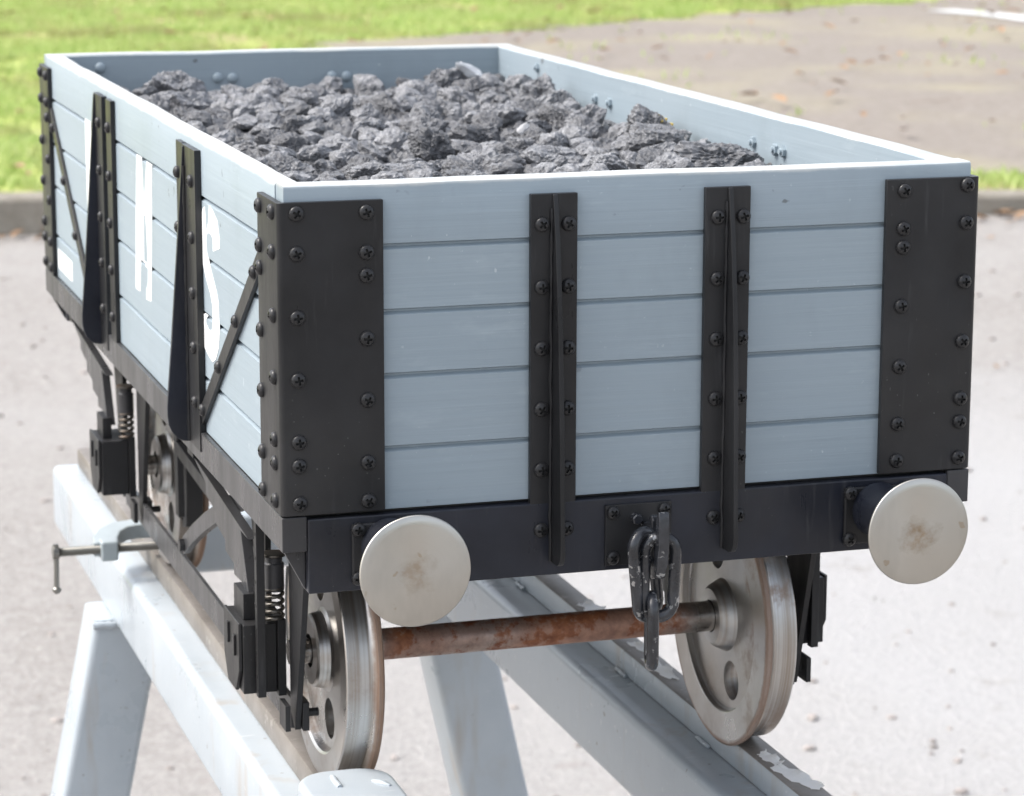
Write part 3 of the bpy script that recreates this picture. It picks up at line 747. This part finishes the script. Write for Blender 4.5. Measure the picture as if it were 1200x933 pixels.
for (x, y, dz, s_, r_, lab) in special:
    z = dz
    k = len(placed); me, z0 = pick(.058, k); lump('coal_lump', x, y, z, tuple(v/z0 for v in s_), r_, me, lab); placed.append((x, y, max(s_[:2])*.9))
rl = random.Random(21); tries = 0; cnt = 0
while cnt < 288 and tries < 60000:
    tries += 1
    sz = rl.choice((.026, .026, .031, .031, .036, .042, .049)) if tries < 20000 else rl.choice((.026, .031))
    x = rl.uniform(WT+sz*.75, 1-WT-sz*.75); y = rl.uniform(.046+sz*.75, L-.046-sz*.75)
    if any((x-a)**2+(y-b)**2 < ((sz+c)*.84)**2 for a, b, c in placed): continue
    placed.append((x, y, sz)); cnt += 1
    z = coal_h(x, y)+.004+sz*rl.uniform(-.25, .22)
    lump('coal_lump', x, y, z, (rl.uniform(.9, 1.2), rl.uniform(.9, 1.2), rl.uniform(.60, .85)), (rl.uniform(-.5, .5), rl.uniform(-.5, .5), rl.uniform(0, 6.28)), pick(sz, rl.randrange(4))[0], LL, GL)
print('lumps', cnt, tries)
ws = lump_mesh(77, .046, 4, .45, 'pale'); ws2 = lump_mesh(78, .022, 3, .45, 'pale'); ws2.materials[0] = mat_simple('grey_stone', (.36, .36, .365), .7, 0, .2, 70)
lump('pale_stone', .866, 2.04, .400, (1, .48, .38), (.15, .50, .2), ws, 'pale whitish elongated stone propped on the coal at the far right corner', None)
lump('pale_stone', .680, 1.10, .388, (.8, .45, .32), (.1, -.5, .5), ws2, 'small pale flat stone chip lying among the coal right of the middle', None)
ym = lump_mesh(5, .0036, 2, .4, 'yellow')
sp_parent = [o for o in bpy.data.objects if o.get('label', '').startswith('large slab')][0]
bpy.context.view_layer.update()
nm = sp_parent.matrix_world.to_3x3(); want = Vector((.55, -.62, .35)).normalized()
cand = sorted(sp_parent.data.vertices, key=lambda v: -((nm @ v.co).normalized().dot(want)))[:260]
chosen = []
for v in cand:
    p = sp_parent.matrix_world @ v.co
    if all((p-q).length > .0042 for q in chosen): chosen.append(p)
    if len(chosen) == 6: break
for p in chosen:
    o = bpy.data.objects.new('yellow_speck', ym); COL.objects.link(o)
    o.parent = sp_parent; o.matrix_parent_inverse = sp_parent.matrix_world.inverted(); o.location = p

# ------------------------------------------------------------------ TRESTLE
tr = empty('rail_trestle', (.48, 1.3, ZG), 'pale blue grey welded steel trestle with splayed legs carrying two rails under the wagon', 'trestle')
BT, BB = -.572, -.720
Y0, Y1 = .02, 2.84
def rbox(x0, x1, z0, z1, r, n=5):
    pts = []
    for cx, cz, a0 in ((x1-r, z0+r, -90), (x1-r, z1-r, 0), (x0+r, z1-r, 90), (x0+r, z0+r, 180)):
        for k in range(n+1): a = R(a0+90*k/n); pts.append((cx+r*math.cos(a), cz+r*math.sin(a)))
    return pts
lb = MB().prism(rbox(.0790, .2000, BB, BT, .016), 'y', Y0, Y1+.02).build('beam', M['beam'], tr, 0, smooth=30)
rb = MB().prism(rbox(.7480, .8900, BB, BT, .016), 'y', Y0-.30, Y1+.02).build('beam', M['beam'], tr, 0, smooth=30)
rl1 = MB(); rl1.box(.1340, .1845, Y0+.26, Y1+.10, BT+.0004, -.5330, 1); rl1.box(.1340, .1845, Y0+.26, Y1+.10, -.5330, ZR, 0)
ra = MB(); ra.prism(rbox(.1340, .1845, BT+.0006, ZR, .004, 2), 'y', Y0+.26, Y1-.01); ra = ra.build('rail', M['rail'], tr, 0, smooth=30)
rr = MB(); rr.prism(rbox(.8155, .8665, BT+.0006, ZR, .004, 2), 'y', Y0-.30, Y1+.16); rr = rr.build('rail', [M['rail'], M['beam']], tr, 0, smooth=30)
for p in rr.data.polygons:
    if abs(p.normal.x) > .9: p.material_index = 1       # the right rail's flanks are painted over
for x0, x1, ys in ((.7960, .8150, (.02, .5, .9, 1.5, 2.0)),):
    for y in ys:
        w = MB(); pts = [((x1 if x0 < .5 else x1)-.003, y+.05*t, BT+.004+.001*mnoise.noise(Vector((t*30, y, 1)))) for t in np.linspace(0, 1, 24)]
        w.tube(pts, [.0038+.0012*mnoise.noise(Vector((t*.9, y*9, 2))) for t in range(24)], 8); w.build('weld_bead', M['beam'], tr, 0, smooth=60)
def leg(x, y, slx, sly):
    top = Vector((x, y, BB+.004)); bot = Vector((x+slx*(ZG-BB)*-1, y+sly*(ZG-BB)*-1, ZG+.02)); hw = .074
    sec = rbox(-hw, hw, -hw, hw, .016, 4); n = len(sec); mb = MB()
    vs = [(top.x+a, top.y+b, top.z) for a, b in sec]+[(bot.x+a, bot.y+b, bot.z) for a, b in sec]
    mb.add(vs, [tuple(range(n)), tuple(range(n, 2*n))[::-1]]+[(i, (i+1) % n, n+(i+1) % n, n+i) for i in range(n)])
    lg = mb.build('leg', M['beam'], tr, 0, smooth=30)
    MB().box(bot.x-.12, bot.x+.12, bot.y-.12, bot.y+.12, ZG+.0005, ZG+.022).build('foot_plate', M['beam'], lg, .003)
    wp = [(top.x-hw-.004+2*(hw+.004)*k/20, top.y-hw-.002, BB-.006+.003*mnoise.noise(Vector((k*.7, x*7, y)))) for k in range(21)]
    MB().tube(wp, [.008+.003*mnoise.noise(Vector((k*.9, y, x*5))) for k in range(21)], 8).build('weld_bead', M['beam'], lg, 0, smooth=60)
leg(.116, 2.10, -.205, 0); leg(.800, 2.04, .22, 0); leg(.130, .04, -.20, 0); leg(.800, -.16, .22, 0)
MB().prism(rbox(.06, .15, BB, BT-.01, .014), 'y', 0, 0) if False else None
cb = MB(); cb.prism(rbox(2.30, 2.43, BB+.012, BT-.012, .014), 'x', .2004, .7476); cb.build('cross_bar', M['beam'], tr, 0, smooth=30)
cb = MB(); cb.prism(rbox(.06, .17, BB+.012, BT-.030, .014), 'x', .2004, .7476); cb.build('cross_bar', M['beam'], tr, 0, smooth=30)
# stop plate welded over the near end of the left beam
def rrect(x0, x1, y0, y1, r, n=6): return rbox(x0, x1, y0, y1, r, n)
stp = MB(); stp.prism(rrect(.0640, .2080, .03, .282, .052), 'z', BT+.001, -.4640); st = stp.build('rail_stop', M['beam'], tr, .010, 4, smooth=30)
MB().tube([(.118, .250-.05*t, -.4645+.001*math.sin(t*9)) for t in np.linspace(0, 1, 12)], [.0035+.002*math.sin(3.1*t/12*3.14/3.1) for t in range(12)], 8).build('weld_bead', M['beam'], st, 0, smooth=60)
MB().tube([(.170+.02*t, .215-.03*t, -.4645) for t in np.linspace(0, 1, 10)], [.003+.003*math.sin(t/9*3.14) for t in range(10)], 8).build('weld_bead', M['beam'], st, 0, smooth=60)
# flakes of white paint lifting off the right rail
def flake(x, y, w, l, ang, seed):
    rs = random.Random(seed); mb = MB(); N = 9; vs = []
    for i in range(N+1):
        for j in range(5):
            u = (i/N-.5)*l*(1+.15*rs.uniform(-1, 1)); v = (j/4-.5)*w*(1-.5*abs(i/N-.5))*(1+.35*rs.uniform(-1, 1))
            z = ZR+.0012+.006*(j/4)**2*(.6+.5*math.sin(i*1.3+seed))
            vs.append((x+v*math.cos(ang)-u*math.sin(ang), y+v*math.sin(ang)+u*math.cos(ang), z))
    fs = [(i*5+j, i*5+j+1, (i+1)*5+j+1, (i+1)*5+j) for i in range(N) for j in range(4)]
    mb.add(vs, fs); o = mb.build('paint_flake', M['flake'], rr, 0, smooth=0)
    so = o.modifiers.new('thick', 'SOLIDIFY'); so.thickness = .0009*S
flake(.845, .205, .030, .11, .25, 1); flake(.838, .300, .020, .06, .1, 2); flake(.850, 1.18, .034, .10, .1, 3); flake(.836, .80, .026, .13, .05, 4); flake(.850, .92, .02, .09, .15, 6)

# ------------------------------------------------------------------ CLAMP
cl = empty('g_clamp', (.06, 1.84, BT), 'grey G-clamp with zinc screw and hanging tommy bar gripped over the left rail', 'clamp')
zc = -.505
fr = [(.036, 1.805, zc), (.040, 1.845, zc), (.054, 1.880, zc+.006), (.080, 1.902, zc+.010), (.110, 1.912, zc+.010), (.145, 1.910, zc+.010), (.178, 1.895, zc+.006), (.195, 1.86, zc), (.198, 1.82, zc)]
def bar(pts, wd, ht):
    mb = MB(); vs = []; m = len(pts)
    for i, p in enumerate(pts):
        t = (Vector(pts[min(i+1, m-1)])-Vector(pts[max(i-1, 0)])).normalized(); n = Vector((-t.y, t.x, 0)).normalized()
        for a, b in ((-1, -1), (1, -1), (1, 1), (-1, 1)): vs.append(Vector(p)+n*a*wd/2+Vector((0, 0, b*ht/2)))
    fs = [(i*4+k, i*4+(k+1) % 4, (i+1)*4+(k+1) % 4, (i+1)*4+k) for i in range(m-1) for k in range(4)]+[(3, 2, 1, 0), tuple((m-1)*4+k for k in range(4))]
    mb.add(vs, fs); return mb
bar(fr, .050, .030).build('frame', M['clampp'], cl, .004, 3)
MB().box(.024, .058, 1.790, 1.830, zc-.022, zc+.018).build('screw_boss', M['clampp'], cl, .005, 3)
th = MB(); th.lathe([(i*.0022, .0088+(.0014 if i % 2 else -.0004)) for i in range(98)], (-.066, 1.810, zc), (1, 0, 0), 20); scr = th.build('clamp_screw', M['zinc'], cl, 0, smooth=25)
MB().cyl((-.070, 1.810, zc), (-.058, 1.810, zc), .0145, None, 16).build('screw_head', M['zinc'], scr, .001)
MB().tube([(-.064, 1.806, zc+.018), (-.064, 1.804, zc-.02), (-.065, 1.803, zc-.074)], .0055, 10).build('tommy_bar', M['zinc'], scr, 0, smooth=60)
MB().lathe([(0, .0045), (.004, .009), (.010, .009), (.014, .004)], (-.065, 1.803, zc-.082), (0, 0, 1), 12).build('bar_end', M['zinc'], scr, 0)

# ------------------------------------------------------------------ SETTING
def st_obj(mb, name, mat, **k):
    o = mb.build(name, mat, None, k.pop('bevel', 0), **k); o['kind'] = 'structure'; return o
def kerb_y(x): return 27.25-.142*(x-3.1)
def kerb_h(x):
    if x < 7: return .43
    if x > 16: return .21
    return .43+(.21-.43)*(x-7)/9 if x > 7 else .43
g = MB(); GX = [-700, -120, -40]+list(np.linspace(-20, 40, 61))+[60, 130, 700]; GY = [-700, -100, -30]+list(np.linspace(-10, 30, 41))+[60, 130, 700]
vs = [(x, y, ZG) for y in GY for x in GX]; n = len(GX)
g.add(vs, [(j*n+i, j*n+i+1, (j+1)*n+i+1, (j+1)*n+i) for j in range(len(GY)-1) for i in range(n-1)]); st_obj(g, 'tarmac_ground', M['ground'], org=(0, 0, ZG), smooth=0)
kx = list(np.arange(-40, 60.1, 3.05)); kmb = MB()
for a, b in zip(kx[:-1], kx[1:]):
    b2 = b-.05; vs = []
    for x in (a, b2):
        y = kerb_y(x); h = kerb_h(x); z = ZG
        vs += [(x, y, z-.1), (x, y+.02, z+h-.05), (x, y+.07, z+h), (x, y+.42, z+h), (x, y+.42, z-.1)]
    kmb.add(vs, [(0, 1, 6, 5), (1, 2, 7, 6), (2, 3, 8, 7), (3, 4, 9, 8), (0, 4, 3, 2, 1), (5, 6, 7, 8, 9)])
st_obj(kmb, 'kerb', M['kerb'], org=(0, 0, ZG), bevel=.02)
def land(x, y):
    d = y-(kerb_y(x)+.42); t = min(1, max(0, d/9)); h = kerb_h(x)*(1-t)+.42*t
    return ZG+h-.02+.05*mnoise.noise(Vector((x*.35, y*.35, 2.2)))*min(1, max(0, d/2))
tm = MB(); TX = [-600, -150, -60]+list(np.arange(-30, 60.1, 1.0))+[90, 200, 600]; TD = list(np.arange(.415, 45, .9))+[60, 90, 150, 300, 700]; n = len(TX)
vs = [(x, kerb_y(max(-40, min(60, x)))+d, land(max(-40, min(60, x)), kerb_y(max(-40, min(60, x)))+d)) for d in TD for x in TX]
tm.add(vs, [(j*n+i, j*n+i+1, (j+1)*n+i+1, (j+1)*n+i) for j in range(len(TD)-1) for i in range(n-1)]); st_obj(tm, 'turf_bank', M['turf'], org=(0, 0, ZG), smooth=60)
GP = [(7.0, 29.3), (9.3, 39), (11.4, 47.6), (15.0, 49.0), (19.7, 52.2), (24.6, 54.9), (27.4, 56.0), (36, 60), (58, 64), (58, 22.2), (40, 24.4), (22, 26.6), (14.5, 27.4), (10.5, 28.4)]
def inside(x, y, poly=GP):
    c = False; n = len(poly)
    for i in range(n):
        x1, y1 = poly[i]; x2, y2 = poly[(i+1) % n]
        if (y1 > y) != (y2 > y) and x < (x2-x1)*(y-y1)/(y2-y1)+x1: c = not c
    return c
gm = MB(); gxs = np.arange(4, 59, .35); gys = np.arange(20, 67, .35); idx = {}
def gv(i, j):
    if (i, j) not in idx:
        x, y = gxs[i], gys[j]; idx[i, j] = len(gm.v); gm.v.append((x, y, land(x, y)+.016))
    return idx[i, j]
for i in range(len(gxs)-1):
    for j in range(len(gys)-1):
        x, y = gxs[i]+.17, gys[j]+.17; w = 1.1*mnoise.noise(Vector((x*.8, y*.8, 5)))+.5*mnoise.noise(Vector((x*2.3, y*2.3, 8)))
        w2 = .7*mnoise.noise(Vector((x*.9, y*.9, 15)))
        if inside(x+w, y+w2) and y > kerb_y(x)+.9:
            gm.f.append((gv(i, j), gv(i+1, j), gv(i+1, j+1), gv(i, j+1))); gm.mi.append(0)
st_obj(gm, 'gravel_area', M['gravel'], org=(0, 0, ZG), smooth=60)
pl = MB(); a = Vector((26.95, 53.2)); b = Vector((27.8, 46.8)); w = Vector((.42, .06))
NN = 20; vs = []
for k in range(NN+1):
    p = a.lerp(b, k/NN)
    for q in (p-w, p+w): vs.append((q.x, q.y, land(q.x, q.y)+.040))
pl.add(vs, [(2*k, 2*k+1, 2*k+3, 2*k+2) for k in range(NN)]); st_obj(pl, 'painted_line', M['line'], org=(0, 0, ZG), smooth=60)

# grass: many thin blades, growing in uneven tufts, bare where the soil shows
NB = 150000
bx = rng.uniform(-9, 42, NB*3); by = rng.uniform(24, 75, NB*3)
keep = []
for x, y in zip(bx, by):
    d = y-kerb_y(x)
    if d < .48: continue
    px = (x+.8)/(y+3.6)          # bearing from the camera, keeps the blades where they can be seen
    if px < .02 or px > .64: continue
    gw = inside(x+1.1*mnoise.noise(Vector((x*.8, y*.8, 5))), y+.7*mnoise.noise(Vector((x*.9, y*.9, 15))))
    if gw and rng.random() > .0015+.035*(mnoise.noise(Vector((x*.5, y*.5, 31))) > .28): continue
    if mnoise.noise(Vector((x*.55, y*.55, 12)))+.5*mnoise.noise(Vector((x*2.1, y*2.1, 3))) > .18 and rng.random() > .14: continue
    keep.append((x, y))
    if len(keep) >= NB: break
kp = np.array(keep); nb = len(kp); print('blades', nb)
hgt = rng.uniform(.07, .19, nb)*(1+.35*np.array([mnoise.noise(Vector((x*1.3, y*1.3, 7))) for x, y in kp])); ang = rng.uniform(0, 2*np.pi, nb); lean = rng.normal(0, .55, (nb, 2))
zz = np.array([land(x, y) for x, y in kp]); wd = rng.uniform(.012, .028, nb)
base = np.column_stack([kp, zz]); side = np.column_stack([np.cos(ang), np.sin(ang), np.zeros(nb)])*wd[:, None]
mid = base+np.column_stack([lean*hgt[:, None]*.35, hgt*.6]); tip = base+np.column_stack([lean*hgt[:, None], hgt*.95])
V = np.empty((nb, 5, 3)); V[:, 0] = base-side; V[:, 1] = base+side; V[:, 2] = mid+side*.7; V[:, 3] = mid-side*.7; V[:, 4] = tip
V = (V.reshape(-1, 3)-np.array([0, 0, ZG]))*S
me = bpy.data.meshes.new('grass'); i0 = np.arange(nb)*5
loops = np.column_stack([i0, i0+1, i0+2, i0+3, i0+3, i0+2, i0+4]).ravel()
starts = np.column_stack([np.arange(nb)*7, np.arange(nb)*7+4]).ravel(); tot = np.tile([4, 3], nb)
me.vertices.add(nb*5); me.vertices.foreach_set('co', V.ravel()); me.loops.add(nb*7); me.loops.foreach_set('vertex_index', loops.astype(np.int32))
me.polygons.add(nb*2); me.polygons.foreach_set('loop_start', starts.astype(np.int32)); me.polygons.foreach_set('loop_total', tot.astype(np.int32))
me.update(calc_edges=True); me.validate()
at = me.attributes.new('tint', 'FLOAT', 'POINT'); at.data.foreach_set('value', np.repeat(rng.uniform(0, 1, nb), 5).astype(np.float32))
me.materials.append(M['grass']); go = bpy.data.objects.new('grass', me); COL.objects.link(go); go['kind'] = 'stuff'
go['label'] = 'short bright green grass growing behind the kerb'; go['category'] = 'grass'

# dead leaves on turf, along the kerb foot and on the tarmac; small stones on the tarmac
lv = MB()
def add_leaf(x, y, z, s_):
    a = random.uniform(0, 6.28); c, s2 = math.cos(a), math.sin(a); q = random.uniform(-.3, .3); r_ = random.uniform(-.3, .3)
    pts = [(-1, 0), (-.4, .45), (.4, .40), (1.1, 0), (.4, -.42), (-.4, -.45)]
    lv.add([(x+s_*(u*c-v*s2), y+s_*(u*s2+v*c), z+.02+s_*(abs(v)*.5+u*q+v*r_+.3)) for u, v in pts], [(0, 1, 2, 3), (0, 3, 4, 5)])
for k in range(420):
    x = random.uniform(0, 30); y = random.uniform(kerb_y(x)+.6, 66); add_leaf(x, y, land(x, y)+.07, random.uniform(.07, .17))
for k in range(260):
    x = random.uniform(-2, 22); y = kerb_y(x)-abs(random.gauss(0, .35))-.03; add_leaf(x, y, ZG, random.uniform(.05, .14))
for k in range(26):
    x = random.uniform(-2, 16); y = random.uniform(14, 26); add_leaf(x, y, ZG, random.uniform(.04, .10))
lo = lv.build('dead_leaves', M['leaf'], None, 0, smooth=0, org=(0, 0, ZG)); lo['kind'] = 'stuff'; lo['label'] = 'scattered brown dead leaves on the grass and along the kerb foot'; lo['category'] = 'leaves'
pb = MB(); ico = bmesh.new(); bmesh.ops.create_icosphere(ico, subdivisions=1, radius=1); iv = [v.co.copy() for v in ico.verts]; ifc = [tuple(v.index for v in f.verts) for f in ico.faces]; ico.free()
for k in range(900):
    y = 4+22*random.random()**1.3; x = (y+3.6)*random.uniform(.02, .62)-.8
    s_ = random.choice((.012, .014, .018, .022, .03))*random.uniform(.7, 1.2)
    if random.random() < .006: s_ = .035
    e = Matrix.Rotation(random.uniform(0, 6), 3, 'Z')
    pb.add([Vector((x, y, ZG+s_*.3))+e @ Vector((v.x*s_*1.3, v.y*s_, v.z*s_*.6))*random.uniform(.8, 1.15) for v in iv], ifc)
po = pb.build('loose_stones', M['pebble'], None, 0, smooth=0, org=(0, 0, ZG)); po['kind'] = 'stuff'; po['label'] = 'tiny loose stones scattered over the pale tarmac'; po['category'] = 'stones'

# ------------------------------------------------------------------ CAMERA
f_px = 3265.05
Rm = [[0.9545, -0.2981, 0.0024], [-0.0581, -0.1941, -0.9793], [0.2924, 0.9346, -0.2026]]
Cw = (-0.7978, -3.5639, 0.9165)
cam = bpy.data.cameras.new('camera'); co = bpy.data.objects.new('camera', cam); COL.objects.link(co)
mw = Matrix(((Rm[0][0], -Rm[1][0], -Rm[2][0], 0), (Rm[0][1], -Rm[1][1], -Rm[2][1], 0), (Rm[0][2], -Rm[1][2], -Rm[2][2], 0), (0, 0, 0, 1)))
mw.translation = W(Cw); co.matrix_world = mw
cam.sensor_width = 36; cam.lens = f_px/1200*36; cam.clip_start = .05; cam.clip_end = 2000
cam.dof.use_dof = True; cam.dof.focus_distance = 3.75*S; cam.dof.aperture_fstop = 31
sc.camera = co

# ------------------------------------------------------------------ LIGHT
SUN = Vector((-.56, .18, .80)).normalized()     # towards the sun: high on the left, slightly behind the wagon
el = math.asin(SUN.z); az = math.atan2(SUN.x, SUN.y)
wd_ = bpy.data.worlds.new('World'); sc.world = wd_; wd_.use_nodes = True; nt = wd_.node_tree
bg = nt.nodes['Background']; sky = nt.nodes.new('ShaderNodeTexSky'); sky.sky_type = 'NISHITA'; sky.sun_disc = False
sky.sun_elevation = el; sky.sun_rotation = az; sky.air_density = 1.0; sky.dust_density = 4.0; sky.ozone_density = 1.0
hs_ = nt.nodes.new('ShaderNodeHueSaturation'); hs_.inputs['Saturation'].default_value = .45
nt.links.new(sky.outputs[0], hs_.inputs['Color']); nt.links.new(hs_.outputs[0], bg.inputs['Color']); bg.inputs['Strength'].default_value = .15
sl = bpy.data.lights.new('sun', 'SUN'); so = bpy.data.objects.new('sun', sl); COL.objects.link(so)
sl.energy = .95; sl.angle = R(24); sl.color = (1, .965, .91); so.rotation_euler = SUN.to_track_quat('Z', 'Y').to_euler(); so.location = (0, 0, 6)
sc.view_settings.view_transform = 'Standard'; sc.view_settings.look = 'None'; sc.view_settings.exposure = 1.31; sc.view_settings.gamma = 1
sc.cycles.use_denoising = True
for o in bpy.data.objects:
    if '_org' in o: del o['_org']
print('screws', NSCREW[0])
